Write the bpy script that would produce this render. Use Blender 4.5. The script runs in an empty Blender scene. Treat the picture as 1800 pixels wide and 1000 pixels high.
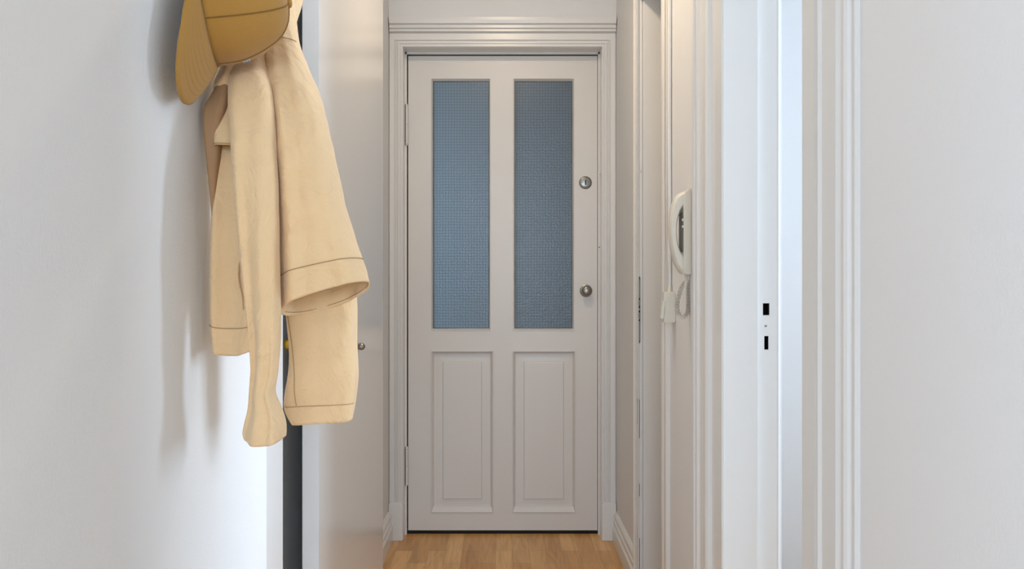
import bpy, bmesh, math, random
from mathutils import Vector, Matrix, noise
random.seed(4)
PI = math.pi
F, CX, CY, CZ = 1350.0, 884.0, 487.0, 1.12
S = bpy.context.scene
COL = S.collection

# ---------------------------------------------------------------- camera, world, lights, exposure
cam_d = bpy.data.cameras.new('camera'); cam = bpy.data.objects.new('camera', cam_d); COL.objects.link(cam)
cam.location = (0, 0, CZ); cam.rotation_euler = (PI/2, 0, 0)
cam_d.sensor_width = 36; cam_d.lens = 36*F/1800; cam_d.clip_start = 0.02
cam_d.shift_x = (900-CX)/1800; cam_d.shift_y = -(500-CY)/1800
S.camera = cam
S.view_settings.view_transform = 'Standard'; S.view_settings.look = 'None'
S.view_settings.gamma = 1; S.view_settings.use_curve_mapping = False
S.view_settings.exposure = 0.0
w = bpy.data.worlds.new('sky'); S.world = w; w.use_nodes = True
w.node_tree.nodes['Background'].inputs[0].default_value = (.75, .85, 1, 1)
w.node_tree.nodes['Background'].inputs[1].default_value = 1.0

def area(name, loc, rot, sx, sy, energy, color):
    d = bpy.data.lights.new(name, 'AREA'); d.shape = 'RECTANGLE'; d.size = sx; d.size_y = sy
    d.energy = energy; d.color = color
    o = bpy.data.objects.new(name, d); COL.objects.link(o); o.location = loc; o.rotation_euler = rot
    return o
# daylight through the living-room window behind the camera (shines +Y)
area('window_daylight', (0.2, -3.9, 1.5), (PI/2, 0, 0), 2.4, 1.5, 106, (.66, .82, 1))
# daylight through the side-room window (shines -X towards the doorway)
area('side_room_daylight', (3.0, 1.72, 1.5), (0, PI/2, math.radians(18)), 1.5, 1.3, 50, (.68, .83, 1)).data.spread = math.radians(112)
area('living_room_side_fill', (-2.22, -1.2, 1.5), (0, -PI/2, math.radians(35)), 1.5, 1.6, 68, (.66, .82, 1))  # added fill at an invented side window, lifts the right wall
# warm ceiling lamp of the corridor
d = bpy.data.lights.new('ceiling_lamp_light', 'AREA'); d.shape = 'DISK'; d.size = .2; d.energy = 9.5; d.color = (1, .78, .54)
lo = bpy.data.objects.new('ceiling_lamp_light', d); COL.objects.link(lo); lo.location = (0, 2.1, 2.56)
# stairwell daylight behind the entrance door (shines -Y)
area('stairwell_daylight', (-1.0, 4.4, 1.3), (-PI/2, 0, math.radians(-35)), .9, .9, 62, (.84, .90, .93))

# ---------------------------------------------------------------- materials
def srgb(r, g, b):
    f = lambda c: (c/255/12.92) if c/255 <= .04045 else ((c/255+.055)/1.055)**2.4
    return (f(r), f(g), f(b), 1)
def mat(name, col, rough=.5, metal=0, bump=0, scale=50, detail=3, var=0, stretch=(1, 1, 1), spec=.5, sheen=0):
    m = bpy.data.materials.new(name); m.use_nodes = True; nt = m.node_tree; N = nt.nodes; L = nt.links
    b = N['Principled BSDF']; b.inputs['Base Color'].default_value = col
    b.inputs['Roughness'].default_value = rough; b.inputs['Metallic'].default_value = metal
    b.inputs['Specular IOR Level'].default_value = spec
    b.inputs['Sheen Weight'].default_value = sheen
    tc = N.new('ShaderNodeTexCoord'); mp = N.new('ShaderNodeMapping'); mp.inputs['Scale'].default_value = stretch
    L.new(tc.outputs['Object'], mp.inputs['Vector'])
    nz = N.new('ShaderNodeTexNoise'); nz.inputs['Scale'].default_value = scale; nz.inputs['Detail'].default_value = detail
    L.new(mp.outputs[0], nz.inputs['Vector'])
    if bump:
        bp = N.new('ShaderNodeBump'); bp.inputs['Strength'].default_value = bump; bp.inputs['Distance'].default_value = .002
        L.new(nz.outputs['Fac'], bp.inputs['Height']); L.new(bp.outputs[0], b.inputs['Normal'])
    if var:
        mx = N.new('ShaderNodeMixRGB'); mx.blend_type = 'MULTIPLY'; mx.inputs[0].default_value = var
        mx.inputs[1].default_value = col
        n2 = N.new('ShaderNodeTexNoise'); n2.inputs['Scale'].default_value = 6; n2.inputs['Detail'].default_value = 4
        L.new(mp.outputs[0], n2.inputs['Vector']); L.new(n2.outputs['Fac'], mx.inputs[2]); L.new(mx.outputs[0], b.inputs['Base Color'])
    return m
WALL = mat('wall_paint', srgb(231, 232, 233), .75, bump=.25, scale=260, detail=4)
PAINT = mat('gloss_paint', srgb(230, 230, 229), .28, bump=.10, scale=30, detail=3, stretch=(1, 1, .25))
DOORP = mat('door_paint', srgb(222, 220, 217), .35, bump=.14, scale=22, detail=4)
CLOS = mat('closet_paint', srgb(228, 228, 228), .22, bump=.05, scale=6, detail=2)
CEIL = mat('ceiling_paint', srgb(235, 234, 230), .8)
PLAST = mat('old_white_plastic', srgb(228, 225, 214), .3)
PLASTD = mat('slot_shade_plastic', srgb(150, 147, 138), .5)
CORD = mat('grey_cord', srgb(196, 193, 186), .4)
STEEL = mat('brushed_steel', srgb(150, 146, 140), .32, 1, bump=.1, scale=120)
DSTEEL = mat('dull_steel', srgb(120, 118, 114), .45, 1)
PLATE = mat('worn_grey_plate', srgb(146, 143, 136), .45, .3)
BRASS = mat('brass', srgb(205, 165, 60), .18, 1)
DARK = mat('dark_cavity', srgb(22, 20, 18), .9)
SEAL = mat('glazing_seal', srgb(78, 74, 70), .7)
CLOTH = mat('cream_cotton', srgb(232, 198, 152), .82, bump=.35, scale=420, detail=3, sheen=.25, var=.0)
CLOTHSH = mat('shaded_cotton', srgb(168, 132, 96), .85, bump=.3, scale=300)  # jacket cotton darkened to carry the shade under the brim
THREAD = mat('tan_thread', srgb(172, 142, 108), .9)
TSTITCH = mat('pale_thread', srgb(226, 200, 160), .9)
MUST = mat('mustard_cotton', srgb(166, 122, 50), .85, bump=.4, scale=500, detail=3, sheen=.2)
MUSTD = mat('mustard_thread', srgb(128, 92, 36), .9)
TAGB = mat('tag_blue', srgb(110, 150, 190), .8)
TAGW = mat('tag_white', srgb(225, 230, 235), .8)
GAPBLACK = mat('gap_shade_black', srgb(18, 16, 15), .8)  # flat black for the shade in the door gaps
STAIR = mat('stairwell_paint', srgb(150, 175, 200), .8)

def cloth_material():
    nt = CLOTH.node_tree; N = nt.nodes; L = nt.links; b = N['Principled BSDF']
    tc = N.new('ShaderNodeTexCoord')
    n1 = N.new('ShaderNodeTexNoise'); n1.inputs['Scale'].default_value = 17; n1.inputs['Detail'].default_value = 6; n1.inputs['Roughness'].default_value = .6; n1.inputs['Distortion'].default_value = 1.2
    n2 = N.new('ShaderNodeTexNoise'); n2.inputs['Scale'].default_value = 420
    L.new(tc.outputs['Object'], n1.inputs['Vector']); L.new(tc.outputs['Object'], n2.inputs['Vector'])
    b1 = N.new('ShaderNodeBump'); b1.inputs['Strength'].default_value = .42; b1.inputs['Distance'].default_value = .02
    b2 = N.new('ShaderNodeBump'); b2.inputs['Strength'].default_value = .25; b2.inputs['Distance'].default_value = .001
    L.new(n1.outputs['Fac'], b1.inputs['Height']); L.new(n2.outputs['Fac'], b2.inputs['Height'])
    L.new(b1.outputs[0], b2.inputs['Normal']); L.new(b2.outputs[0], b.inputs['Normal'])
cloth_material()

def floor_material():
    m = bpy.data.materials.new('oak_parquet'); m.use_nodes = True; nt = m.node_tree; N = nt.nodes; L = nt.links
    b = N['Principled BSDF']; b.inputs['Roughness'].default_value = .34
    tc = N.new('ShaderNodeTexCoord'); mp = N.new('ShaderNodeMapping'); mp.inputs['Rotation'].default_value = (0, 0, PI/2)
    mp.inputs['Location'].default_value = (.13, .03, 0)
    L.new(tc.outputs['Object'], mp.inputs['Vector'])
    br = N.new('ShaderNodeTexBrick'); br.inputs['Scale'].default_value = 1; br.inputs['Brick Width'].default_value = .36
    br.inputs['Row Height'].default_value = .068; br.inputs['Mortar Size'].default_value = .0006; br.inputs['Mortar Smooth'].default_value = .3
    br.offset = .37; br.squash = 1
    br.inputs['Color1'].default_value = srgb(230, 184, 122); br.inputs['Color2'].default_value = srgb(200, 148, 86)
    br.inputs['Mortar'].default_value = srgb(160, 120, 76)
    L.new(mp.outputs[0], br.inputs['Vector'])
    m2 = N.new('ShaderNodeMapping'); m2.inputs['Scale'].default_value = (16, 1.6, 16); L.new(tc.outputs['Object'], m2.inputs['Vector'])
    nz = N.new('ShaderNodeTexNoise'); nz.inputs['Scale'].default_value = 2.2; nz.inputs['Detail'].default_value = 6; nz.inputs['Distortion'].default_value = 1.4
    L.new(m2.outputs[0], nz.inputs['Vector'])
    cr = N.new('ShaderNodeValToRGB'); cr.color_ramp.elements[0].color = (.66, .62, .56, 1); cr.color_ramp.elements[1].color = (1.1, 1.1, 1.1, 1)
    cr.color_ramp.elements[0].position = .3; cr.color_ramp.elements[1].position = .6
    L.new(nz.outputs['Fac'], cr.inputs[0])
    mx = N.new('ShaderNodeMixRGB'); mx.blend_type = 'MULTIPLY'; mx.inputs[0].default_value = .6
    L.new(br.outputs['Color'], mx.inputs[1]); L.new(cr.outputs[0], mx.inputs[2]); L.new(mx.outputs[0], b.inputs['Base Color'])
    return m
FLOOR = floor_material()

def glass_material():
    m = bpy.data.materials.new('wired_glass'); m.use_nodes = True; nt = m.node_tree; N = nt.nodes; L = nt.links
    N.remove(N['Principled BSDF']); out = N['Material Output']
    tc = N.new('ShaderNodeTexCoord'); sx = N.new('ShaderNodeSeparateXYZ'); L.new(tc.outputs['Object'], sx.inputs[0])
    wob = N.new('ShaderNodeTexNoise'); wob.inputs['Scale'].default_value = 9; L.new(tc.outputs['Object'], wob.inputs['Vector'])
    def mth(op, a, b=None):
        n = N.new('ShaderNodeMath'); n.operation = op
        for i, v in enumerate((a, b)):
            if v is None: continue
            if isinstance(v, (int, float)): n.inputs[i].default_value = v
            else: L.new(v, n.inputs[i])
        return n.outputs[0]
    P = .0125
    def line(c):
        v = mth('MULTIPLY_ADD', wob.outputs['Fac'], .004); v.node.inputs[2].default_value = 0; L.new(c, v.node.inputs[2])
        q = mth('FRACT', mth('DIVIDE', v, P))
        return mth('LESS_THAN', q, .17)
    wire = mth('MAXIMUM', line(sx.outputs['X']), line(sx.outputs['Z']))
    rip = N.new('ShaderNodeTexVoronoi'); rip.inputs['Scale'].default_value = 170; L.new(tc.outputs['Object'], rip.inputs['Vector'])
    bp = N.new('ShaderNodeBump'); bp.inputs['Strength'].default_value = .5; bp.inputs['Distance'].default_value = .001
    L.new(rip.outputs['Distance'], bp.inputs['Height'])
    tr = N.new('ShaderNodeBsdfTranslucent'); tr.inputs[0].default_value = srgb(178, 197, 210); L.new(bp.outputs[0], tr.inputs['Normal'])
    df = N.new('ShaderNodeBsdfDiffuse'); df.inputs[0].default_value = srgb(130, 138, 142); L.new(bp.outputs[0], df.inputs['Normal'])
    gl = N.new('ShaderNodeBsdfGlossy'); gl.inputs['Roughness'].default_value = .25; L.new(bp.outputs[0], gl.inputs['Normal'])
    a = N.new('ShaderNodeMixShader'); a.inputs[0].default_value = .62; L.new(df.outputs[0], a.inputs[1]); L.new(tr.outputs[0], a.inputs[2])
    c = N.new('ShaderNodeMixShader'); c.inputs[0].default_value = .04; L.new(a.outputs[0], c.inputs[1]); L.new(gl.outputs[0], c.inputs[2])
    wd = N.new('ShaderNodeBsdfDiffuse'); wd.inputs[0].default_value = srgb(72, 84, 94)
    e = N.new('ShaderNodeMixShader'); L.new(mth('MULTIPLY', wire, .38), e.inputs[0]); L.new(c.outputs[0], e.inputs[1]); L.new(wd.outputs[0], e.inputs[2])
    L.new(e.outputs[0], out.inputs['Surface'])
    return m
GLASS = glass_material()

# ---------------------------------------------------------------- helpers
def pz(py, Y): return CZ - (py-CY)*Y/F
def px(x, Y): return (x-CX)*Y/F
def thing(name, label, cat, loc=(0, 0, 0), group=None):
    o = bpy.data.objects.new(name, None); COL.objects.link(o); o.location = loc
    o.empty_display_size = .05
    o['label'] = label; o['category'] = cat
    if group: o['group'] = group
    return o
def tag(o, label, cat, group=None):
    o['label'] = label; o['category'] = cat
    if group: o['group'] = group
    return o
def obj(name, bm, m, parent=None, smooth=False, origin=None):
    bmesh.ops.recalc_face_normals(bm, faces=bm.faces)
    me = bpy.data.meshes.new(name)
    if origin is not None: bmesh.ops.translate(bm, verts=bm.verts, vec=-Vector(origin))
    if smooth:
        for f in bm.faces: f.smooth = True
        for e in bm.edges:
            if len(e.link_faces) == 2 and e.calc_face_angle(0) > math.radians(42): e.smooth = False
    bm.to_mesh(me); bm.free()
    o = bpy.data.objects.new(name, me); COL.objects.link(o); me.materials.append(m)
    if origin is not None: o.location = Vector(origin)
    if parent:
        o.parent = parent
        o.location = (Vector(origin) if origin is not None else Vector((0, 0, 0))) - wloc(parent)
    return o
def wloc(o):
    v = Vector(o.location)
    while o.parent: o = o.parent; v += o.location
    return v
def struct(name, bm, m, label, parent=None, smooth=False, **k):
    o = obj(name, bm, m, parent, smooth)
    if not parent: o['kind'] = 'structure'; o['label'] = label
    return o
def box(bm, x0, x1, y0, y1, z0, z1, bev=0):
    r = bmesh.ops.create_cube(bm, size=1)['verts']
    for v in r: v.co = Vector(((x0+x1)/2+v.co.x*(x1-x0), (y0+y1)/2+v.co.y*(y1-y0), (z0+z1)/2+v.co.z*(z1-z0)))
    if bev:
        es = list({e for v in r for e in v.link_edges})
        bmesh.ops.bevel(bm, geom=es, offset=bev, segments=2, affect='EDGES')
    return bm
def cyl(bm, c, axis, r, h, seg=24, r2=None):
    """cylinder from point c along axis, length h"""
    a = Vector(axis).normalized(); q = a.to_track_quat('Z', 'Y')
    M = Matrix.Translation(Vector(c)+a*h/2) @ q.to_matrix().to_4x4()
    bmesh.ops.create_cone(bm, cap_ends=True, segments=seg, radius1=r, radius2=r if r2 is None else r2, depth=h, matrix=M)
    return bm
def lathe(bm, c, axis, prof, seg=28):
    """prof: list of (radius, distance along axis)"""
    a = Vector(axis).normalized(); q = a.to_track_quat('Z', 'Y').to_matrix()
    rows = []
    for r, h in prof:
        rows.append([bm.verts.new(Vector(c)+q@Vector((r*math.cos(t*2*PI/seg), r*math.sin(t*2*PI/seg), h))) for t in range(seg)])
    for A, B in zip(rows, rows[1:]):
        for i in range(seg): bm.faces.new((A[i], A[(i+1) % seg], B[(i+1) % seg], B[i]))
    bm.faces.new(rows[0]); bm.faces.new(rows[-1])
    return bm
def tube(bm, pts, r, seg=8, closed=False):
    pts = [Vector(p) for p in pts]; n = len(pts); rows = []; prev = None
    for i, p in enumerate(pts):
        t = (pts[min(i+1, n-1)]-pts[max(i-1, 0)]).normalized()
        if prev is None:
            u = t.orthogonal().normalized()
        else:
            u = (prev - t*prev.dot(t)).normalized()
        prev = u; v = t.cross(u)
        rr = r[i] if isinstance(r, (list, tuple)) else r
        rows.append([bm.verts.new(p+rr*(math.cos(k*2*PI/seg)*u+math.sin(k*2*PI/seg)*v)) for k in range(seg)])
    for A, B in zip(rows, rows[1:]):
        for k in range(seg): bm.faces.new((A[k], A[(k+1) % seg], B[(k+1) % seg], B[k]))
    bm.faces.new(rows[0]); bm.faces.new(rows[-1])
    return bm
def sweep(bm, prof, p0, p1, u, v, m0=0, m1=0):
    """extrude profile [(a,b)] (a along u, b along v) from p0 to p1; ends shifted along the path by m*a (mitre)"""
    p0, p1, u, v = map(Vector, (p0, p1, u, v)); t = (p1-p0).normalized()
    A = [bm.verts.new(p0+u*a+v*b+t*m0*a) for a, b in prof]
    B = [bm.verts.new(p1+u*a+v*b+t*m1*a) for a, b in prof]
    n = len(prof)
    for i in range(n): bm.faces.new((A[i], A[(i+1) % n], B[(i+1) % n], B[i]))
    bm.faces.new(A); bm.faces.new(B)
    return bm
def rings(bm, x0, x1, z0, z1, steps, cap=True):
    """rectangular rings facing -Y: steps = [(left,right,bottom,top insets, y)]"""
    R = []
    for l, r, b, t, y in steps:
        R.append([bm.verts.new(c) for c in ((x0+l, y, z0+b), (x1-r, y, z0+b), (x1-r, y, z1-t), (x0+l, y, z1-t))])
    for A, B in zip(R, R[1:]):
        for i in range(4): bm.faces.new((A[i], A[(i+1) % 4], B[(i+1) % 4], B[i]))
    if cap: bm.faces.new(R[-1])
    return bm

# ---------------------------------------------------------------- the setting
XL, XR, XN = -.487, .485, -.400       # far left wall, right wall, near left wall
YD, YC, YW = 3.350, 3.265, 3.285      # door face, casing face, entrance wall
HC = 2.62
bm = bmesh.new(); box(bm, -2.4, 3.2, -4.2, 6.0, -.05, 0)
struct('floor', bm, FLOOR, 'oiled oak parquet floor of short staves in the corridor')
bm = bmesh.new(); box(bm, -2.4, 3.2, -4.2, 6.0, HC, HC+.05)
struct('ceiling', bm, CEIL, 'plain white ceiling above the corridor')
# entrance wall with the door opening
ox0, ox1, oz = -.4256, .4212, 2.098
bm = bmesh.new()
box(bm, -1.2, ox0-.01, YW, YW+.199, 0, HC); box(bm, ox1+.01, .78, YW, YW+.199, 0, HC); box(bm, ox0-.01, ox1+.01, YW, YW+.199, oz+.01, HC)
struct('wall_back', bm, WALL, 'off-white wall around the entrance door')
# left walls
bm = bmesh.new(); box(bm, XN-.10, XN, .1, 1.304, 0, HC, .004)
struct('wall_left', bm, WALL, 'smooth white wall on the left where the jacket hangs')
bm = bmesh.new(); box(bm, XL-.10, XL, 2.562, YW, 0, HC)
struct('wall_left_entrance', bm, WALL, 'short white wall left of the entrance door above the baseboard')
bm = bmesh.new()
box(bm, -.52, XN, 2.550, 2.562, 0, HC); box(bm, -.52, -.50, 1.304, 2.562, 0, HC); box(bm, -.50, -.425, 1.306, 1.486, 0, HC, .003)
box(bm, -.50, XN, 1.486, 2.55, 2.45, HC)
struct('wall_closet', bm, CLOS, 'painted inside panels of the built-in closet behind the open white leaf')
# right wall: pieces between the two doorways
NY0, NY1 = 1.214, 1.672      # near doorway opening
FY0, FY1 = 2.298, 2.672      # far doorway opening
bm = bmesh.new()
box(bm, XR, .60, .1, NY0-.0035, 0, HC)
struct('wall_right', bm, WALL, 'plain grey-white wall nearest the camera on the right')
bm = bmesh.new(); box(bm, XR, .60, NY1+.03, FY0-.004, 0, HC)
box(bm, XR, .60, NY0-.004, NY1+.03, 2.12, HC)
struct('wall_right_middle', bm, WALL, 'narrow white wall strip that carries the intercom phone')
bm = bmesh.new(); box(bm, XR, .60, FY1+.02, YW, 0, HC); box(bm, XR, .60, FY0-.004, FY1+.02, 2.12, HC)
struct('wall_right_entrance', bm, WALL, 'short white wall right of the entrance door above the baseboard')
# living room behind the camera and side room
bm = bmesh.new()
box(bm, -2.4, -2.3, -4.2, -2.1, 0, HC); box(bm, -2.4, -2.3, -.3, .1, 0, HC); box(bm, -2.4, -2.3, -2.1, -.3, 0, .7); box(bm, -2.4, -2.3, -2.1, -.3, 2.3, HC); box(bm, -2.4, XN-.10, .1, .2, 0, HC); box(bm, .60, 3.2, .1, .2, 0, HC); box(bm, 3.1, 3.2, -4.2, .1, 0, HC)
box(bm, -2.4, -1.1, -4.2, -4.1, 0, HC); box(bm, 1.5, 3.2, -4.2, -4.1, 0, HC); box(bm, -1.1, 1.5, -4.2, -4.1, 0, .7); box(bm, -1.1, 1.5, -4.2, -4.1, 2.3, HC)
struct('wall_living_room', bm, WALL, 'white living room walls behind the camera')
bm = bmesh.new()
box(bm, .78, 3.2, 2.85, 2.93, 0, HC); box(bm, .74, .78, 2.2, 2.93, 0, HC); box(bm, .60, .78, 2.15, 2.2, 0, HC)
box(bm, 3.1, 3.2, .2, 1.0, 0, HC); box(bm, 3.1, 3.2, 2.45, 2.93, 0, HC); box(bm, 3.1, 3.2, 1.0, 2.45, 0, .7); box(bm, 3.1, 3.2, 1.0, 2.45, 2.3, HC)
struct('wall_side_room', bm, WALL, 'bright white wall seen through the near right doorway')
bm = bmesh.new()
for a in (-1.1, .17, 1.44): box(bm, a, a+.06, -4.16, -4.1, .7, 2.3)
box(bm, -1.1, 1.5, -4.16, -4.1, .7, .76); box(bm, -1.1, 1.5, -4.16, -4.1, 2.24, 2.3)
for a in (-2.1, -1.2, -.36): box(bm, -2.4, -2.34, a, a+.06, .7, 2.3)  # bars of the added side window for the fill light
struct('window_1', bm, PAINT, 'white window frames behind the camera, the left one added for fill light')
bm = bmesh.new()
for a in (1.0, 1.7, 2.39): box(bm, 3.12, 3.18, a, a+.06, .7, 2.3)
box(bm, 3.12, 3.18, 1.0, 2.45, .7, .76); box(bm, 3.12, 3.18, 1.0, 2.45, 2.24, 2.3)
struct('window_2', bm, PAINT, 'white window frame in the side room')
# stairwell
bm = bmesh.new()
box(bm, -2.2, -2.1, YW+.2, 6, 0, HC); box(bm, 2.0, 2.1, YW+.2, 6, 0, HC); box(bm, -2.2, 2.1, 5.9, 6, 0, HC); box(bm, -2.2, -1.2, YW+.1, YW+.2, 0, HC)
struct('wall_stairwell', bm, STAIR, 'bluish stairwell walls behind the wired glass')
# small room behind the far right doorway
bm = bmesh.new()
box(bm, .60, .74, FY1+.03, FY1+.06, 0, HC); box(bm, .725, .74, 2.2, FY1+.03, 0, HC)
struct('wall_small_room', bm, WALL, 'white wall of the small room behind the far right doorway')

# baseboards
bp = [(0, 0), (.020, 0), (.020, .060), (.015, .066), (.012, .070), (.016, .076), (.016, .086), (.010, .092), (.010, .100), (.014, .106), (.012, .114), (.006, .122), (0, .124)]
bm = bmesh.new(); sweep(bm, bp, (XL, 2.562, 0), (XL, YC+.02, 0), (1, 0, 0), (0, 0, 1))
struct('baseboard_left', bm, PAINT, 'moulded white baseboard left of the entrance door')
bm = bmesh.new(); sweep(bm, bp, (XR, 2.741, 0), (XR, YC+.02, 0), (-1, 0, 0), (0, 0, 1))
struct('baseboard_right', bm, PAINT, 'moulded white baseboard right of the entrance door')
bm = bmesh.new(); sweep(bm, bp, (XR, 1.873, 0), (XR, 2.227, 0), (-1, 0, 0), (0, 0, 1))
struct('baseboard_right_middle', bm, PAINT, 'white baseboard under the intercom phone')

# entrance door frame: casing legs, head, plinth blocks, lining
sc = 413.5
WCAS = .057
cp = [(0, 0), (0, .022), (.003, .024), (.006, .024), (.008, .017), (.013, .017), (.015, .022), (.020, .022), (.022, .014), (.029, .012), (.031, .019), (.034, .018), (.036, .012), (.058, .012), (.058, 0)]
bm = bmesh.new()
sweep(bm, cp, (ox0, YW, .16), (ox0, YW, oz), (-1, 0, 0), (0, -1, 0), 0, 1)
sweep(bm, cp, (ox1, YW, .16), (ox1, YW, oz), (1, 0, 0), (0, -1, 0), 0, 1)
hp = [(0, 0), (0, .022), (.003, .024), (.006, .024), (.008, .017), (.013, .017), (.015, .022), (.020, .022), (.022, .014), (.029, .012), (.031, .019), (.034, .018), (.036, .012),
      (.066, .012), (.067, .020), (.073, .020), (.074, .014), (.079, .014), (.081, .024), (.089, .024), (.091, .018), (.096, .018), (.098, .030), (.112, .034), (.124, .034), (.126, .028), (.126, 0)]
sweep(bm, hp[:13]+[(.060, .012), (.060, 0)], (ox0, YW, oz), (ox1, YW, oz), (0, 0, 1), (0, -1, 0), -1, 1)
sweep(bm, [(.058, 0)]+[(a, b) for a, b in hp if a > .06], (XL+.004, YW, oz), (XR-.004, YW, oz), (0, 0, 1), (0, -1, 0))
frame = struct('trim_1', bm, PAINT, 'moulded white frame and head around the entrance door')
for x0, x1 in ((ox0-.060, ox0), (ox1, ox1+.060)):
    bm = bmesh.new(); box(bm, x0, x1, YW-.026, YW, 0, .157, .0025); box(bm, x0+.003, x1-.003, YW-.024, YW, .150, .163, .002)
    for k in (.25, .5, .75): box(bm, x0+(x1-x0)*k-.003, x0+(x1-x0)*k+.003, YW-.0285, YW-.02, .01, .148, .0012)
    obj('plinth_block', bm, PAINT, frame)
bm = bmesh.new()
jb = .0075
for s, x in ((1, ox0), (-1, ox1)):
    a, b = sorted((x+s*.0008, x-s*.0085)); box(bm, a, b, YW-.003, YW+.2, 0, oz+.008)
    a, b = sorted((x, x+s*jb)); box(bm, a, b, YD-.012, YD+.05, 0, oz)
    a, b = sorted((x, x+s*.025)); box(bm, a, b, YD+.05, YD+.12, 0, oz)
box(bm, ox0-.008, ox1+.008, YW-.003, YW+.2, oz-.0008, oz+.0085); box(bm, ox0, ox1, YD-.012, YD+.05, oz-.0085, oz); box(bm, ox0, ox1, YD+.05, YD+.12, oz-.03, oz)
obj('door_lining', bm, PAINT, frame)
bm = bmesh.new(); box(bm, ox0+.008, ox1-.008, YD+.003, YD+.044, 0, .0135); box(bm, ox0, ox1, YD+.045, YD+.12, 0, .022)  # shade below the leaf, put in as black boxes
obj('under_door_shade', bm, GAPBLACK, frame)['label'] = 'black strips standing for the shade under the door'

# ---------------------------------------------------------------- entrance door
sd = F/YD
dx = lambda x: (x-CX)/sd
dz = lambda y: CZ-(y-CY)/sd
L0, L1, B0, T0 = dx(717.5), dx(1050), dz(932), dz(98.5)
door = thing('door_1', 'white panelled entrance door with two tall wired glass panes', 'door', (0, YD, B0))
del door['category']; door['kind'] = 'structure'
gx = [(dx(757), dx(863)), (dx(901.5), dx(1010))]; gz = (dz(581), dz(137))
lx = [(dx(757.5), dx(867.5)), (dx(900.5), dx(1012))]; lz = (dz(900), dz(616))
bm = bmesh.new(); TH = .042
def slab(x0, x1, z0, z1): box(bm, x0, x1, YD, YD+TH, z0, z1)
slab(L0, dx(757), B0, T0); slab(dx(1012), L1, B0, T0)
slab(dx(757), dx(1012), gz[1], T0); slab(dx(757), dx(1012), lz[1], gz[0]); slab(dx(757), dx(1012), B0, lz[0])
slab(gx[0][1], gx[1][0], gz[0], gz[1]); slab(gx[1][1], dx(1012), gz[0], gz[1])
slab(lx[0][1], lx[1][0], lz[0], lz[1]); slab(dx(757), lx[0][0], lz[0], lz[1])
obj('door_leaf', bm, DOORP, door)
for a, b in gx:
    bm = bmesh.new()
    rings(bm, a, b, gz[0], gz[1], [(0, 0, 0, 0, YD), (.0005, .0005, .0005, .0005, YD-.003), (.0035, .0035, .003, .004, YD-.003), (.009, .009, .009, .012, YD+.012), (.009, .009, .009, .012, YD+.03)], cap=False)
    obj('glazing_bead', bm, DOORP, door)
    bm = bmesh.new()
    # thin irregular dark putty line round the pane
    P = []
    i = .0092
    cs = [(a+i, gz[0]+i), (b-i, gz[0]+i), (b-i, gz[1]-.0122), (a+i, gz[1]-.0122)]
    for q in range(4):
        c0, c1 = Vector(cs[q]), Vector(cs[(q+1) % 4]); n = 60 if q % 2 else 16
        for k in range(n):
            p = c0.lerp(c1, k/n); P.append(Vector((p.x, YD+.0125, p.y)))
    P.append(P[0]); tube(bm, P, [.0010+.0014*max(0, noise.noise(p*14)) for p in P], 6)
    obj('putty_line', bm, SEAL, door)
    bm = bmesh.new(); box(bm, a+.006, b-.006, YD+.014, YD+.020, gz[0]+.006, gz[1]-.009)
    obj('glass_pane', bm, GLASS, door)['label'] = 'blue-grey wired glass pane'
for a, b in lx:
    bm = bmesh.new()
    def st(k, y, bk=None): return (k, k, (bk if bk is not None else k), k, YD+y)
    rings(bm, a, b, lz[0], lz[1], [st(0, 0), st(.0005, -.004, 0), st(.004, -.005, .001), st(.010, .006, .022), st(.013, .013, .024), st(.018, .014, .026),
          (.050, .050, .054, .048, YD+.013), (.053, .053, .056, .051, YD+.008), (.056, .056, .058, .054, YD+.0075)])
    obj('lower_panel', bm, DOORP, door)
def hinge(y0, y1):
    h = bpy.data.objects.new('hinge', None); COL.objects.link(h); h.parent = door
    xc = dx(715.8); h.location = Vector((xc, YD-.017, dz((y0+y1)/2)))-door.location
    bm = bmesh.new(); zt, zb = dz(y0), dz(y1); zm = (zt+zb)/2
    cyl(bm, (xc, YD-.017, zb+.012), (0, 0, 1), .0055, zm-zb-.0128); cyl(bm, (xc, YD-.017, zm+.0005), (0, 0, 1), .0055, zt-zm-.0128)
    lathe(bm, (xc, YD-.017, zt-.012), (0, 0, 1), [(.0055, 0), (.0066, .003), (.004, .006), (.0055, .009), (.002, .013)])
    lathe(bm, (xc, YD-.017, zb+.012), (0, 0, -1), [(.0055, 0), (.0066, .003), (.004, .006), (.0055, .009), (.002, .013)])
    obj('hinge_barrel', bm, DOORP, h, True)
    bm = bmesh.new(); box(bm, ox0+.0009, xc-.0050, YD-.0175, YD-.010, zb+.004, zt-.004)
    obj('hinge_gap', bm, DARK, h)['label'] = 'dark gap beside the hinge'
hinge(184, 257); hinge(783, 852)
# lock cylinder
def dd(x, y, o=0): return (dx(x), YD-o, dz(y))
bm = bmesh.new(); lathe(bm, dd(1029, 321), (0, -1, 0), [(.028, 0), (.028, .002), (.026, .0045), (.022, .0055), (.021, .0035), (.0195, .0035), (.0185, .009), (.012, .010)])
lock = obj('lock_cylinder', bm, STEEL, door, True); lock['label'] = 'round steel cylinder lock'
bm = bmesh.new(); box(bm, dx(1029)-.0022, dx(1029)+.0022, YD-.0118, YD-.009, dz(321)-.011, dz(321)+.010, .0005)
obj('keyhole', bm, DARK, lock)
for s in (-1, 1):
    bm = bmesh.new(); cyl(bm, (dx(1029)+s*.0145, YD-.0125, dz(321)), (0, 1, 0), .0022, .004, 12); obj('rivet', bm, DSTEEL, lock, True)
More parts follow.
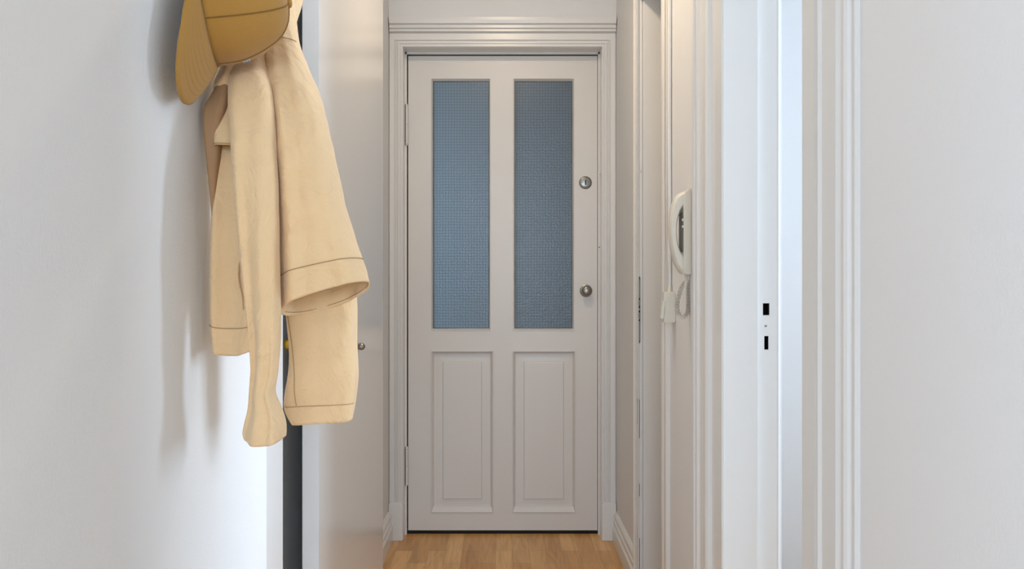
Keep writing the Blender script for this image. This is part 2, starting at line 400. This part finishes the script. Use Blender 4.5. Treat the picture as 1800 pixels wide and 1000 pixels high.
# knob
bm = bmesh.new(); lathe(bm, dd(1030, 511), (0, -1, 0), [(.027, 0), (.027, .003), (.024, .005), (.013, .006), (.011, .018), (.015, .024), (.021, .030), (.0225, .037), (.020, .043), (.012, .047), (.003, .048)])
kn = obj('door_knob', bm, STEEL, door, True); kn['label'] = 'round steel door knob'
bm = bmesh.new(); box(bm, L0-.003, L1+.003, YD+.006, YD+.012, T0+.0002, oz-.009); box(bm, L1+.0002, ox1-.008, YD+.006, YD+.012, .02, oz-.009); box(bm, ox0+.0078, L0-.0002, YD+.006, YD+.012, .02, oz-.009)  # dark of the gap round the leaf, put in as black strips
obj('door_gap_shade', bm, GAPBLACK, frame)['label'] = 'black strips standing for the shade in the gap round the door'
# dents and old screw holes on the frame edge
bm = bmesh.new(); cyl(bm, (px(1054, YC+.03), YC+.03, pz(434, YC)), (-1, 0, 0), .0025, .003, 10)
cyl(bm, (ox1-.001, YD-.03, pz(308, YD)), (-1, 0, 0), .002, .002, 10)
obj('screw_hole', bm, DARK, frame)

# ---------------------------------------------------------------- closet leaf on the left
cy0, cy1 = 1.667, 2.547
closet = thing('door_2', 'glossy white closet door leaf standing open behind the hanging jacket', 'door', (XN-.018, cy1, 0)); del closet['category']; closet['kind'] = 'structure'
bm = bmesh.new(); box(bm, XN-.0358, XN, cy0, cy1, .012, 2.44, .0015)
obj('door_leaf', bm, CLOS, closet)
Yk = 1.70
bm = bmesh.new(); k0 = (XN-.0358, Yk, pz(605, Yk))
lathe(bm, k0, (-1, 0, 0), [(.010, 0), (.010, .003), (.006, .004), (.005, .019), (.009, .026), (.0125, .032), (.0135, .038), (.0125, .044), (.008, .049), (.003, .051)])
obj('brass_knob', bm, BRASS, closet, True)['label'] = 'small brass knob on the inner side'
Yk = abs(XN)*F/(CX-630)
bm = bmesh.new(); lathe(bm, (XN, Yk, pz(609, Yk)), (1, 0, 0), [(.006, -.002), (.0078, .001), (.0095, .004), (.0102, .008), (.0095, .012), (.0075, .0155), (.004, .018), (.001, .0186)])
obj('knob', bm, STEEL, closet, True)['label'] = 'small grey round knob'

# ---------------------------------------------------------------- near right doorway frame
def leafprof(sign):
    # width .21, a: from the outer edge towards the opening
    P = [(0, 0), (0, .020), (.003, .024), (.014, .024), (.017, .018), (.024, .018), (.028, .022), (.036, .022), (.042, .016), (.100, .016), (.108, .021), (.116, .017), (.122, .008), (.150, .006), (.156, .012), (.2105, .012), (.2105, 0)]
    return P
T2 = thing('trim_2', 'wide moulded white frame of the open doorway nearest the camera', 'door frame', (XR, (NY0+NY1)/2, 0)); del T2['category']; T2['kind'] = 'structure'
bm = bmesh.new(); NP = [(0, 0), (0, .003), (.004, .006), (.008, .006), (.011, .0035), (.016, .0035), (.020, .009), (.026, .0115), (.033, .009), (.040, .009), (.048, .013), (.094, .013), (.100, .017), (.106, .015), (.113, .007), (.122, .006), (.128, .011), (.1721, .012), (.1721, 0)]
sweep(bm, NP, (XR, NY0-.1719, 0), (XR, NY0-.1719, 2.12), (0, 1, 0), (-1, 0, 0), 0, 0)
obj('casing', bm, PAINT, T2)
bm = bmesh.new(); sweep(bm, leafprof(1), (XR, NY1+.1985, 0), (XR, NY1+.1985, 2.12), (0, -1, 0), (-1, 0, 0), 0, 0)
obj('casing', bm, PAINT, T2)
bm = bmesh.new(); sweep(bm, leafprof(1), (XR, NY0-.1719, 2.29), (XR, NY1+.1985, 2.29), (0, 0, -1), (-1, 0, 0)); obj('head_casing', bm, PAINT, T2)
bm = bmesh.new(); box(bm, XR-.0112, .552, NY1-.0135, NY1+.027, 0, 2.11, .002); box(bm, XR-.0105, .605, NY0-.003, NY0+.001, 0, 2.12, .0008); box(bm, XR, .605, NY0, NY1, 2.09, 2.11)
jamb = obj('jamb', bm, PAINT, T2)
# rebate strip with two mortise holes (open pockets)
x0, x1 = .552, .5975
def strip(x0, x1, Y, Yb, x2, holes, nm):
    bm = bmesh.new(); zs = [0]; 
    z = 0
    for (ha, hb, za, zb) in holes:
        box(bm, x0, x2, Y, Yb, z, za)
        box(bm, x0, ha, Y, Yb, za, zb); box(bm, hb, x2, Y, Yb, za, zb); z = zb
    box(bm, x0, x2, Y, Yb, z, 2.12)
    o = obj(nm, bm, PAINT, T2)
    for (ha, hb, za, zb) in holes:
        bm = bmesh.new(); e = .0004
        # five-sided pocket
        box(bm, ha-e, hb+e, Yb-.006, Yb-.002, za-e, zb+e); box(bm, ha-e, ha+.0008, Y+.0015, Yb-.002, za, zb); box(bm, hb-.0008, hb+e, Y+.0015, Yb-.002, za, zb)
        box(bm, ha, hb, Y+.0015, Yb-.002, za-e, za+.001); box(bm, ha, hb, Y+.0015, Yb-.002, zb-.001, zb+e)
        obj('mortise_hole', bm, DARK, T2)['label'] = 'dark lock mortise cut in the jamb'
Yr = NY1+.002
X_ = lambda p: px(p, Yr)
strip(x0, x1, Yr, Yr+.028, .5975, [(X_(1343.5), X_(1351), pz(614.5, Yr), pz(590.5, Yr)), (X_(1341), X_(1352.5), pz(554, Yr), pz(533, Yr))], 'rebate')
bm = bmesh.new(); cyl(bm, (.6000, Yr+.004, 0), (0, 0, 1), .0042, 2.12, 16); box(bm, .5975, .604, Yr+.004, Yr+.028, 0, 2.12)
obj('edge_bead', bm, PAINT, T2, True)
bm = bmesh.new(); cyl(bm, (X_(1346), Yr+.001, pz(573, Yr)), (0, -1, 0), .0022, .002, 10); obj('screw', bm, DSTEEL, T2)

# ---------------------------------------------------------------- far right doorway frame
T3 = thing('trim_3', 'narrow white frame of the far right doorway with a long lock plate', 'door frame', (XR, (FY0+FY1)/2, 0)); del T3['category']; T3['kind'] = 'structure'
fp = [(0, 0), (0, .018), (.003, .021), (.012, .021), (.016, .016), (.024, .018), (.034, .018), (.040, .014), (.069, .014), (.069, 0)]
bm = bmesh.new(); sweep(bm, fp, (XR, 2.741, 0), (XR, 2.741, 2.12), (0, -1, 0), (-1, 0, 0)); obj('casing', bm, PAINT, T3)
fq = [(0, 0), (0, .009), (.004, .012), (.02, .012), (.024, .009), (.045, .009), (.050, .012), (.071, .012), (.071, 0)]
bm = bmesh.new(); sweep(bm, fq, (XR, 2.227, 0), (XR, 2.227, 2.12), (0, 1, 0), (-1, 0, 0)); obj('casing', bm, PAINT, T3)
bm = bmesh.new(); sweep(bm, fq, (XR, 2.227, 2.16), (XR, 2.741, 2.16), (0, 0, -1), (-1, 0, 0)); obj('head_casing', bm, PAINT, T3)
FYs = 2.660
bm = bmesh.new(); box(bm, .4867, .60, FYs, FYs+.03, 0, 2.12, .0015); box(bm, XR-.011, .605, FY0-.003, FY0+.001, 0, 2.11); box(bm, XR, .60, FY0, FYs, 2.10, 2.11)
box(bm, XR-.0165, .4867, FY1+.0003, FY1+.02, 0, 2.12)
# two fine beads along the rebate
box(bm, XR-.0165, XR-.0135, FY1-.0055, FY1+.002, 0, 2.12, .001)
box(bm, .4815, .4840, FY1-.004, FY1+.002, 0, 2.12, .001)
obj('jamb', bm, PAINT, T3)
bm = bmesh.new(); Ys = FY1-.001
za, zb = pz(601, Ys), pz(488, Ys); xa, xb = px(1120.8, Ys), px(1125.6, Ys)
box(bm, xa, xb, Ys-.001, Ys+.001, za, zb, .0008)
cyl(bm, ((xa+xb)/2, Ys+.001, zb), (0, -1, 0), (xb-xa)/2, .002, 16); cyl(bm, ((xa+xb)/2, Ys+.001, za), (0, -1, 0), (xb-xa)/2, .002, 16)
pl = obj('strike_plate', bm, PLATE, T3); pl['label'] = 'long narrow steel lock plate'
for y0, y1 in ((524, 526.5), (538, 541), (546, 549), (561.5, 564)):
    bm = bmesh.new(); box(bm, xa+.0015, xb-.0015, Ys-.0022, Ys-.0005, pz(y1, Ys), pz(y0, Ys)); obj('latch_hole', bm, DARK, pl)
for y0, y1 in ((528, 536), (551, 559)):
    bm = bmesh.new(); box(bm, xa+.0015, xb-.001, Ys-.0035, Ys-.0005, pz(y1, Ys), pz(y0, Ys), .0006); obj('bolt', bm, STEEL, pl)
for y0, y1, xo in ((702, 770, 1), (700, 745, -2.5), (850, 872, 1), (946, 1040, 1.2), (300, 303, 4)):
    bm = bmesh.new(); c = px(1123+xo, Ys); box(bm, c-.0011, c+.0011, Ys-.0004, Ys+.0006, pz(y1, Ys), pz(y0, Ys))
    obj('paint_crack', bm, PLATE, T3)

# ---------------------------------------------------------------- cable conduit and junction box
bm = bmesh.new(); pts = [(.4785, 2.205, HC), (.4790, 2.205, 2.0), (.4780, 2.206, 1.6), (.4790, 2.205, 1.3), (.4785, 2.205, pz(503, 2.205))]
tube(bm, pts, .0058, 12)
con = tag(obj('cable_conduit', bm, PAINT, None, True), 'thin white painted cable conduit running down beside the far doorway frame', 'conduit')
bm = bmesh.new(); tube(bm, [(.4690, 2.222, HC), (.4700, 2.222, 1.9), (.4690, 2.221, 1.5), (.4705, 2.222, 1.25), (.4650, 2.185, pz(520, 2.18))], .0016, 8)
tag(obj('signal_cable', bm, CORD, None, True), 'thin loose cable beside the white conduit, entering the small junction box', 'cable')
jb_ = thing('junction_box', 'small white cable junction box hanging left of the coiled phone cord', 'junction box', (XR, 2.17, 1.0))
bm = bmesh.new(); box(bm, .4515, XR, 2.152, 2.19, pz(567, 2.152), pz(513, 2.152), .0025); obj('box_body', bm, PLAST, jb_)
bm = bmesh.new(); tube(bm, [(.4785, 2.205, pz(502, 2.205)), (.474, 2.190, pz(509, 2.19)), (.470, 2.175, pz(516, 2.175))], [.0045, .0038, .005], 10); obj('cable_gland', bm, PLAST, jb_, True)
bm = bmesh.new(); box(bm, -.004, .0035, -.001, .020, -.025, .025, .0015)
bmesh.ops.rotate(bm, verts=bm.verts, cent=(0, 0, 0), matrix=Matrix.Rotation(math.radians(6), 3, 'Y'))
bmesh.ops.translate(bm, verts=bm.verts, vec=(.4490, 2.150, pz(545, 2.15))); obj('flap', bm, PLAST, jb_)

# ---------------------------------------------------------------- intercom phone
YI = 1.972
IZ = lambda y: pz(y, YI)
inter = thing('intercom_phone', 'white wall-mounted intercom handset phone with coiled grey cord', 'intercom phone', (XR, YI+.03, IZ(410)))
def side_prism(outline, y0, y1, bev):
    bm = bmesh.new()
    A = [bm.verts.new((x, y0, z)) for x, z in outline]; B = [bm.verts.new((x, y1, z)) for x, z in outline]; n = len(A)
    for i in range(n): bm.faces.new((A[i], A[(i+1) % n], B[(i+1) % n], B[i]))
    bm.faces.new(A); bm.faces.new(B)
    bmesh.ops.recalc_face_normals(bm, faces=bm.faces)
    bmesh.ops.bevel(bm, geom=[e for e in bm.edges], offset=bev, segments=3, affect='EDGES')
    return bm
ix = lambda p: px(p, YI)
bo = [(XR, IZ(331)), (ix(1212), IZ(331)), (ix(1206), IZ(336)), (ix(1202.5), IZ(348)), (ix(1202.5), IZ(470)), (ix(1203.5), IZ(480)), (ix(1207), IZ(482.5)), (XR, IZ(483))]
bm = side_prism(bo, YI, YI+.062, .0018); obj('base_unit', bm, PLAST, inter, True)
# handset: C-shaped arch, profile swept between outer and inner arcs
outer = [(1206, 335), (1199, 337), (1191, 345), (1185.5, 358), (1182.3, 375), (1181, 395), (1181.3, 415), (1183.5, 435), (1187.5, 454), (1193.5, 470), (1200, 479), (1204.5, 482)]
inner = [(1207, 362), (1203, 363), (1200, 366), (1197, 374), (1193.5, 384), (1191.3, 396), (1191, 410), (1192.4, 422), (1195.3, 433), (1199, 442), (1203, 447), (1207, 448)]
bm = bmesh.new(); y0, y1 = YI+.008, YI+.052; rows = []
for (ox, oy), (qx, qy) in zip(outer, inner):
    ox, oz_, qx, qz = ix(ox), IZ(oy), ix(qx), IZ(qy)
    row = []
    for fa, fy in ((0, .18), (0, .82), (.18, 1), (.82, 1), (1, .85), (1, .15), (.82, 0), (.18, 0)):
        row.append(bm.verts.new((ox+(qx-ox)*fa, y0+(y1-y0)*fy, oz_+(qz-oz_)*fa)))
    rows.append(row)
for A, B in zip(rows, rows[1:]):
    for k in range(8): bm.faces.new((A[k], A[(k+1) % 8], B[(k+1) % 8], B[k]))
bm.faces.new(rows[0]); bm.faces.new(rows[-1])
obj('handset', bm, PLAST, inter, True)
bm = bmesh.new(); box(bm, ix(1202.5)-.0012, ix(1202.5)+.001, YI+.006, YI+.054, IZ(442), IZ(372), .0005); obj('cradle_slot', bm, PLASTD, inter)['label'] = 'shaded slot behind the grip'
for yy in (384, 396):
    bm = bmesh.new(); box(bm, ix(1199.8), ix(1203), YI+.004, YI+.010, IZ(yy+4), IZ(yy), .0006); obj('hook_button', bm, PLAST, inter)
bm = bmesh.new(); cyl(bm, (ix(1214.5), YI+.02, IZ(482)), (0, 0, -1), .0022, .014, 10); cyl(bm, (ix(1205.5), YI+.02, IZ(480)), (0, 0, -1), .0028, .020, 10); obj('cord_plug', bm, PLAST, inter, True)
path = [(1205.5, 494), (1202.5, 503), (1198.5, 515), (1195, 528), (1193.3, 540), (1195, 551), (1199.5, 557.5), (1206, 557.5), (1211, 550), (1213, 538), (1213.6, 524), (1214, 510), (1214.6, 500), (1214.8, 492)]
def cat(P, n):
    out = []; m = len(P)
    for i in range(m-1):
        p = [Vector(P[max(i-1, 0)]), Vector(P[i]), Vector(P[i+1]), Vector(P[min(i+2, m-1)])]
        for k in range(n):
            t = k/n; out.append(.5*((2*p[1])+(-p[0]+p[2])*t+(2*p[0]-5*p[1]+4*p[2]-p[3])*t*t+(-p[0]+3*p[1]-3*p[2]+p[3])*t**3))
    out.append(Vector(P[-1])); return out
cl = cat([(ix(a), YI+.02+.004*math.sin(i*.7), IZ(b)) for i, (a, b) in enumerate(path)], 46)
hel = []; turns = 46; acc = 0
tot = sum((cl[i+1]-cl[i]).length for i in range(len(cl)-1))
for i, p in enumerate(cl):
    t = (cl[min(i+1, len(cl)-1)]-cl[max(i-1, 0)]).normalized(); u = Vector((0, 1, 0)); v = t.cross(u)
    if i: acc += (p-cl[i-1]).length
    s_ = acc/tot; a = s_*turns*2*PI; r = .0050*min(1, s_*14, (1-s_)*14)
    hel.append(p+r*(math.cos(a)*u+math.sin(a)*v))
bm = bmesh.new(); tube(bm, hel, .00135, 6); obj('coiled_cord', bm, CORD, inter, True)['label'] = 'coiled grey cord'

# ---------------------------------------------------------------- cloth helpers
def lerp_rows(rows, n):
    """rows: dicts of scalars with key 'y' (image height at its own depth): resampled smoothly"""
    keys = [k for k in rows[0]]
    P = [[r[k] for k in keys] for r in rows]; out = []; m = len(P)
    for i in range(m-1):
        steps = max(2, int(abs(P[i+1][0]-P[i][0])/n))
        for k in range(steps):
            t = k/steps; a, b, c, d = P[max(i-1, 0)], P[i], P[i+1], P[min(i+2, m-1)]
            v = []
            for A, B, C, D in zip(a, b, c, d):
                m1 = (C-A)/2; m2 = (D-B)/2
                v.append((2*t**3-3*t*t+1)*B+(t**3-2*t*t+t)*m1+(-2*t**3+3*t*t)*C+(t**3-t*t)*m2)
            out.append(dict(zip(keys, v)))
    out.append(dict(zip(keys, P[-1]))); return out
class Sleeve:
    """hollow cloth tube: rows (y,l,r,Y,d) = image height, left and right edge at depth Y, half thickness d"""
    def __init__(s, rows, seg=72, sq=.8, fold=None, tilt=0, wr=.002, hem=None, seed=0, wall=None):
        s.rows = lerp_rows([dict(y=a[0], l=a[1], r=a[2], Y=a[3], d=a[4]) for a in rows], 5)
        s.seg, s.sq, s.fold, s.tilt, s.wr, s.hem, s.seed = seg, sq, fold, tilt, wr, hem, seed
        s.wall = wall
    def pt(s, fi, ang, off=0):
        n = len(s.rows)-1; fi = min(max(fi, 0), n); i = min(int(fi), n-1); t = fi-i
        R = {k: s.rows[i][k]*(1-t)+s.rows[i+1][k]*t for k in s.rows[i]}
        Y = R['Y']; xl, xr = px(R['l'], Y), px(R['r'], Y); z = pz(R['y'], Y); c, a = (xl+xr)/2, (xr-xl)/2
        ct, st = math.cos(ang), math.sin(ang)
        e = s.sq
        ex = math.copysign(abs(ct)**e, ct)*(a+off); ey = math.copysign(abs(st)**e, st)*(R['d']+off)
        v = fi/n
        if s.fold: ey += s.fold(ct, st, v)*(1 if st < 0 else .6)
        p = Vector((c+ex, Y+ey+s.tilt*ex, z))
        q = Vector((p.x*16+s.seed, p.y*16, p.z*7)); w = s.wr*(noise.noise(q)*1.0+.5*noise.noise(q*2.3)+.25*noise.noise(q*5))
        q2 = Vector((p.x*30+s.seed+9, p.y*30, p.z*30+p.x*25)); w += s.wr*.35*(1-abs(noise.noise(q2))*3)*.4
        p.y += w*(1.0 if st < 0 else -1.0)*abs(st)**.5
        p.x += .4*w*ct
        if s.hem: p.z += s.hem(ct, st, v)
        if s.wall is not None and p.x < s.wall: p.x = s.wall+.0005*(ct+1)
        return p
    def idx(s, y):
        for i, r in enumerate(s.rows):
            if r['y'] >= y: return i
        return len(s.rows)-1
    def build(s, name, parent, m=None, th=.0018, cap_top=True, cap_bottom=False):
        bm = bmesh.new(); R = []
        for i in range(len(s.rows)): R.append([bm.verts.new(s.pt(i, k*2*PI/s.seg)) for k in range(s.seg)])
        for A, B in zip(R, R[1:]):
            for k in range(s.seg): bm.faces.new((A[k], A[(k+1) % s.seg], B[(k+1) % s.seg], B[k]))
        if cap_top: bm.faces.new(R[0])
        if cap_bottom: bm.faces.new(R[-1])
        bmesh.ops.recalc_face_normals(bm, faces=bm.faces)
        o = obj(name, bm, m or CLOTH, parent, True)
        md = o.modifiers.new('thickness', 'SOLIDIFY'); md.thickness = th; md.offset = -1
        return o
    def seam(s, name, parent, pts, r=.0006, m=THREAD, off=.0006, n=40):
        """pts: [(image y, angle deg)]"""
        L = []
        for (y0, a0), (y1, a1) in zip(pts, pts[1:]):
            for k in range(n+1): t = k/n; L.append(s.pt(s.idxf(y0+(y1-y0)*t), math.radians(a0+(a1-a0)*t), off))
        bm = bmesh.new(); tube(bm, L, r, 5); return obj(name, bm, m, parent)
    def idxf(s, y):
        for i in range(len(s.rows)-1):
            a, b = s.rows[i]['y'], s.rows[i+1]['y']
            if a <= y <= b: return i+(y-a)/(b-a)
        return 0 if y < s.rows[0]['y'] else len(s.rows)-1

# ---------------------------------------------------------------- jacket
WX = XN+.004
jk = thing('jacket', 'cream cotton short jacket hanging from a hook on the left wall under the cap', 'jacket', (XN, 1.03, pz(-60, 1.03)))
# left body panel (tan in shade), with bottom band
A = Sleeve([(150, 404, 412, 1.065, .008), (190, 400, 415, 1.055, .012), (245, 385, 422, 1.04, .018), (350, 377, 450, 1.035, .024), (470, 374, 455, 1.03, .027), (560, 375, 458, 1.03, .026), (600, 379, 452, 1.03, .025), (619, 381, 446, 1.03, .024)],
           sq=.6, fold=lambda c, s, v: .004*math.sin(c*5+v*2), wr=.002, seed=3, wall=WX, hem=lambda c, s, v: -.003*v*math.cos(c*2.4))
pa = A.build('body_panel', jk)
A.seam('waist_seam', pa, [(572, 185), (572, 345)])
# flap (yoke) over the body panel
Bf = Sleeve([(150, 401, 411, 1.045, .010), (175, 396, 412, 1.035, .014), (205, 389, 414, 1.028, .018), (235, 383, 418, 1.022, .022), (259, 382.5, 420, 1.018, .024)], sq=.6, wr=.0012, seed=8, wall=WX)
fl = Bf.build('yoke_flap', jk)
Bf.seam('flap_edge', fl, [(256, 182), (258, 330)], r=.0007)
# inner layer close to the wall; shade under the brim put into its brown
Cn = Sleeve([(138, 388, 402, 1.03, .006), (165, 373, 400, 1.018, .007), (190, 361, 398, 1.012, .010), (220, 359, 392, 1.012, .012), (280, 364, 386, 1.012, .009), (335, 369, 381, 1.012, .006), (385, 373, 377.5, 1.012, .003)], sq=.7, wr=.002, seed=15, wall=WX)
Cn.build('shaded_inner_layer', jk, CLOTHSH)['label'] = 'inner jacket layer, browned for the shade under the cap brim'
# collar folds below the cap
Co = Sleeve([(105, 392, 416, 1.06, .010), (125, 386, 412, 1.05, .012), (143, 378, 410, 1.035, .014), (156, 376, 408, 1.03, .012), (163, 384, 405, 1.03, .008)], sq=.9, wr=.004, seed=21, hem=lambda c, s, v: .006*math.sin(c*3)*v, wall=WX)
Co.build('collar', jk)
# left sleeve: the long strip in front
Ls = Sleeve([(70, 428, 468, 1.10, .012), (110, 407, 469, 1.08, .019), (150, 405, 474, 1.03, .025), (200, 405, 480, 1.00, .026), (300, 412, 486, .975, .027), (400, 420, 489, .97, .027), (500, 430, 491, .97, .026), (580, 439, 492, .97, .025), (640, 443, 488, .97, .021), (668, 441.5, 484, .97, .019), (690, 440, 482, .97, .020),
             (715, 438, 491, .97, .024), (740, 432, 498, .97, .028), (757, 428.5, 499.5, .97, .029), (766, 431, 499, .97, .029)],
            sq=.75, fold=lambda c, s, v: .007*math.sin(c*2.6+1.2+2.5*v)*min(1, v*1.4)+.004*math.sin(c*7+v*6)*v, wr=.006, seed=33, wall=WX, hem=lambda c, s, v: -.0045*max(0, v-.9)*10*math.cos(c*1.3)+.003*max(0, v-.9)*10*s)
ls = Ls.build('sleeve', jk)
# body front piece hanging below / behind the wide sleeve, with bottom band
Bd = Sleeve([(380, 500, 600, 1.10, .022), (470, 500, 617, 1.10, .026), (520, 506, 622, 1.10, .027), (560, 511, 622.5, 1.10, .027), (610, 516, 623, 1.10, .027), (650, 515, 625.5, 1.10, .027), (680, 510, 624, 1.10, .026), (709, 508, 621, 1.10, .025), (728, 514, 618, 1.10, .024), (741, 521.5, 615.5, 1.10, .023)],
            sq=.45, fold=lambda c, s, v: .006*math.sin(c*2.2+.6)*v+.010*max(0, c-.45)*v, wr=.005, seed=41, tilt=.18)
bd = Bd.build('front_panel', jk)
Bd.seam('side_seam', bd, [(520, 218), (620, 232), (707, 252)])
Bd.seam('waist_seam', bd, [(709, 182), (709, 350)], r=.0005)
# right sleeve: wide cone with turned hem
def hemR(c, s, v):
    k = max(0, (v-.62)/.38)**1.6
    return k*(.021*c + .0115*(-s) - .003*abs(s))
Rs = Sleeve([(-60, 480, 505, 1.16, .02), (-10, 475, 513, 1.15, .024), (40, 470, 520, 1.14, .027), (80, 467, 527.5, 1.125, .031), (130, 469, 546, 1.09, .036), (200, 477, 570, 1.05, .042), (290, 485, 591, 1.03, .047), (400, 488, 615, 1.03, .052), (470, 490, 636, 1.03, .054), (500, 490.5, 644, 1.03, .055), (524, 491, 648, 1.03, .055)],
            sq=.95, fold=lambda c, s, v: v*(.004*math.sin(c*6+1)+.003*math.sin(c*11+v*4)), wr=.008, seed=57, hem=hemR)
rs = Rs.build('sleeve', jk)
Rs.seam('shoulder_seam', rs, [(86, 182), (76, 270), (78, 340)], r=.0007)
Rs.seam('hem_seam', rs, [(474, 182), (474, 358)], r=.0007, m=THREAD)
Rs.seam('hem_stitching', rs, [(519, 12), (519, 168)], r=.0006, m=THREAD, off=-.0019)
# top of the sleeve/shoulder going over the hook
Ct = Sleeve([(-75, 478, 535, 1.19, .03), (-30, 488, 534, 1.19, .028), (5, 494, 529, 1.19, .022), (35, 498, 521, 1.185, .014), (60, 500, 517, 1.18, .006)], wr=.003, seed=66)
Ct.build('hood_fold', jk)
# pocket slit behind the long sleeve
bm = bmesh.new(); Yp = 1.000
tube(bm, [(px(a, Yp), Yp, pz(b, Yp)) for a, b in ((426, 445), (418, 465), (416, 485), (419, 505), (424, 520), (427, 545))], [.0008, .002, .003, .003, .002, .0006], 8)
obj('pocket_edge', bm, CLOTH, jk, True)

# hook holding jacket and cap
hk = thing('wall_hook', 'brass wall hook at the top of the hanging jacket', 'hook', (XN, 1.05, pz(-70, 1.05)))
bm = bmesh.new(); lathe(bm, (XN, 1.05, pz(-78, 1.05)), (1, 0, 0), [(.016, 0), (.016, .004), (.006, .006), (.005, .06), (.007, .066), (.012, .074), (.011, .083), (.004, .088)]); obj('hook_peg', bm, BRASS, hk, True)

# ---------------------------------------------------------------- cap
R = Matrix([[0.2323, -0.0982, 0.9677], [-0.5407, 0.814, 0.2124], [-0.8085, -0.5725, 0.136]])
CT = Vector((-.3782, .9867, 1.4668)); CS = .864; BEND = .8; BAL = math.tan(.4047)
cp_ = thing('baseball_cap', 'mustard yellow baseball cap hanging over the jacket, brim to the left', 'cap', CT)
def cpt(f, s, u): return CT + R@(Vector((f, s, u))*CS)
def crown(ph, th, off=0):
    c = math.cos(ph)**.8 if ph < PI/2-1e-4 else 0
    dent = .004*noise.noise(Vector((math.cos(th)*2, math.sin(th)*2, ph*2)))
    f, s, u = (.092*c+off)*math.cos(th), (.080*c+off)*math.sin(th), .115*math.sin(ph)+off*math.sin(ph)
    k = 1+dent*16*math.sin(ph*2)*.5
    return cpt(f*k, s*k, u)
bm = bmesh.new(); seg, nr = 72, 22; rows = []
for i in range(nr):
    ph = (PI/2)*i/nr; rows.append([bm.verts.new(crown(ph, k*2*PI/seg)) for k in range(seg)])
top = bm.verts.new(crown(PI/2, 0))
for a, b in zip(rows, rows[1:]):
    for k in range(seg): bm.faces.new((a[k], a[(k+1) % seg], b[(k+1) % seg], b[k]))
for k in range(seg): bm.faces.new((rows[-1][k], rows[-1][(k+1) % seg], top))
cr = obj('crown', bm, MUST, cp_, True); md = cr.modifiers.new('thickness', 'SOLIDIFY'); md.thickness = .002; md.offset = -1
for k in range(6):
    th = k*PI/3-PI/6
    bm = bmesh.new(); tube(bm, [crown(PI/2*j/30, th, .0003) for j in range(30)], .0009, 5); obj('panel_seam', bm, MUSTD, cr)
for h in (.10, .17):
    bm = bmesh.new(); tube(bm, [crown(h, math.radians(75)+math.radians(210)*j/80, .0002) for j in range(81)], .0005, 5); obj('band_stitching', bm, MUSTD, cr)
bm = bmesh.new(); lathe(bm, crown(PI/2, 0)-R@Vector((0, 0, .001)), R@Vector((0, 0, 1)), [(.007, 0), (.0075, .002), (.006, .005), (.002, .0065)]); obj('top_button', bm, MUST, cp_, True)
def brim(t, k, off=0):
    fi, si = .092*math.cos(t), .08*math.sin(t)
    g = max(0, math.cos(t*1.3))**.75
    f = fi+k*.097*g; s = si*(1+.08*math.sin(k*PI))
    return cpt(f, s, -BEND*s*s*(.3+.7*k)-BAL*(f-fi)+off)
bm = bmesh.new(); rows = []
n, m = 48, 12
for i in range(m+1):
    rows.append([bm.verts.new(brim(math.radians(-68+136*j/n), i/m)) for j in range(n+1)])
for a, b in zip(rows, rows[1:]):
    for j in range(n):
        bm.faces.new((a[j], a[j+1], b[j+1], b[j]))
bmesh.ops.remove_doubles(bm, verts=bm.verts, dist=1e-5)
br = obj('brim', bm, MUST, cp_, True); md = br.modifiers.new('thickness', 'SOLIDIFY'); md.thickness = .003; md.offset = 0
for q in range(6):
    k = .22+.11*q
    bm = bmesh.new(); tube(bm, [brim(math.radians(-60+120*j/60), k, .0016) for j in range(61)], .00038, 4); obj('brim_stitching', bm, MUSTD, br)
bm = bmesh.new(); tube(bm, [brim(math.radians(-68+136*j/60), 0, .0008) for j in range(61)], .0016, 6); obj('brim_seam', bm, MUSTD, cp_)
def tagq(ph0, ph1, t0, t1, m, name, par, off=.0012):
    bm = bmesh.new(); vs = [bm.verts.new(crown(p, t, o)) for o in (.0002, off) for p, t in ((ph0, t0), (ph0, t1), (ph1, t1), (ph1, t0))]
    for f in ((0, 1, 2, 3), (4, 5, 6, 7), (0, 1, 5, 4), (1, 2, 6, 5), (2, 3, 7, 6), (3, 0, 4, 7)): bm.faces.new([vs[i] for i in f])
    return obj(name, bm, m, par)
tg = tagq(.33, .43, math.radians(34), math.radians(40), TAGW, 'fabric_tag', cr); tg['label'] = 'tiny blue and white striped tag'
for q in range(3):
    a = .338+.032*q; tagq(a, a+.016, math.radians(34.3), math.radians(39.7), TAGB, 'tag_stripe', tg, .0018)

# ---------------------------------------------------------------- corridor ceiling lamp (above the frame)
cl_ = thing('ceiling_lamp', 'round flush steel ceiling lamp above the middle of the corridor', 'lamp', (0, 2.1, HC))
bm = bmesh.new(); lathe(bm, (0, 2.1, HC), (0, 0, -1), [(.13, 0), (.13, .02), (.12, .03), (.02, .035)]); obj('lamp_base', bm, STEEL, cl_, True)
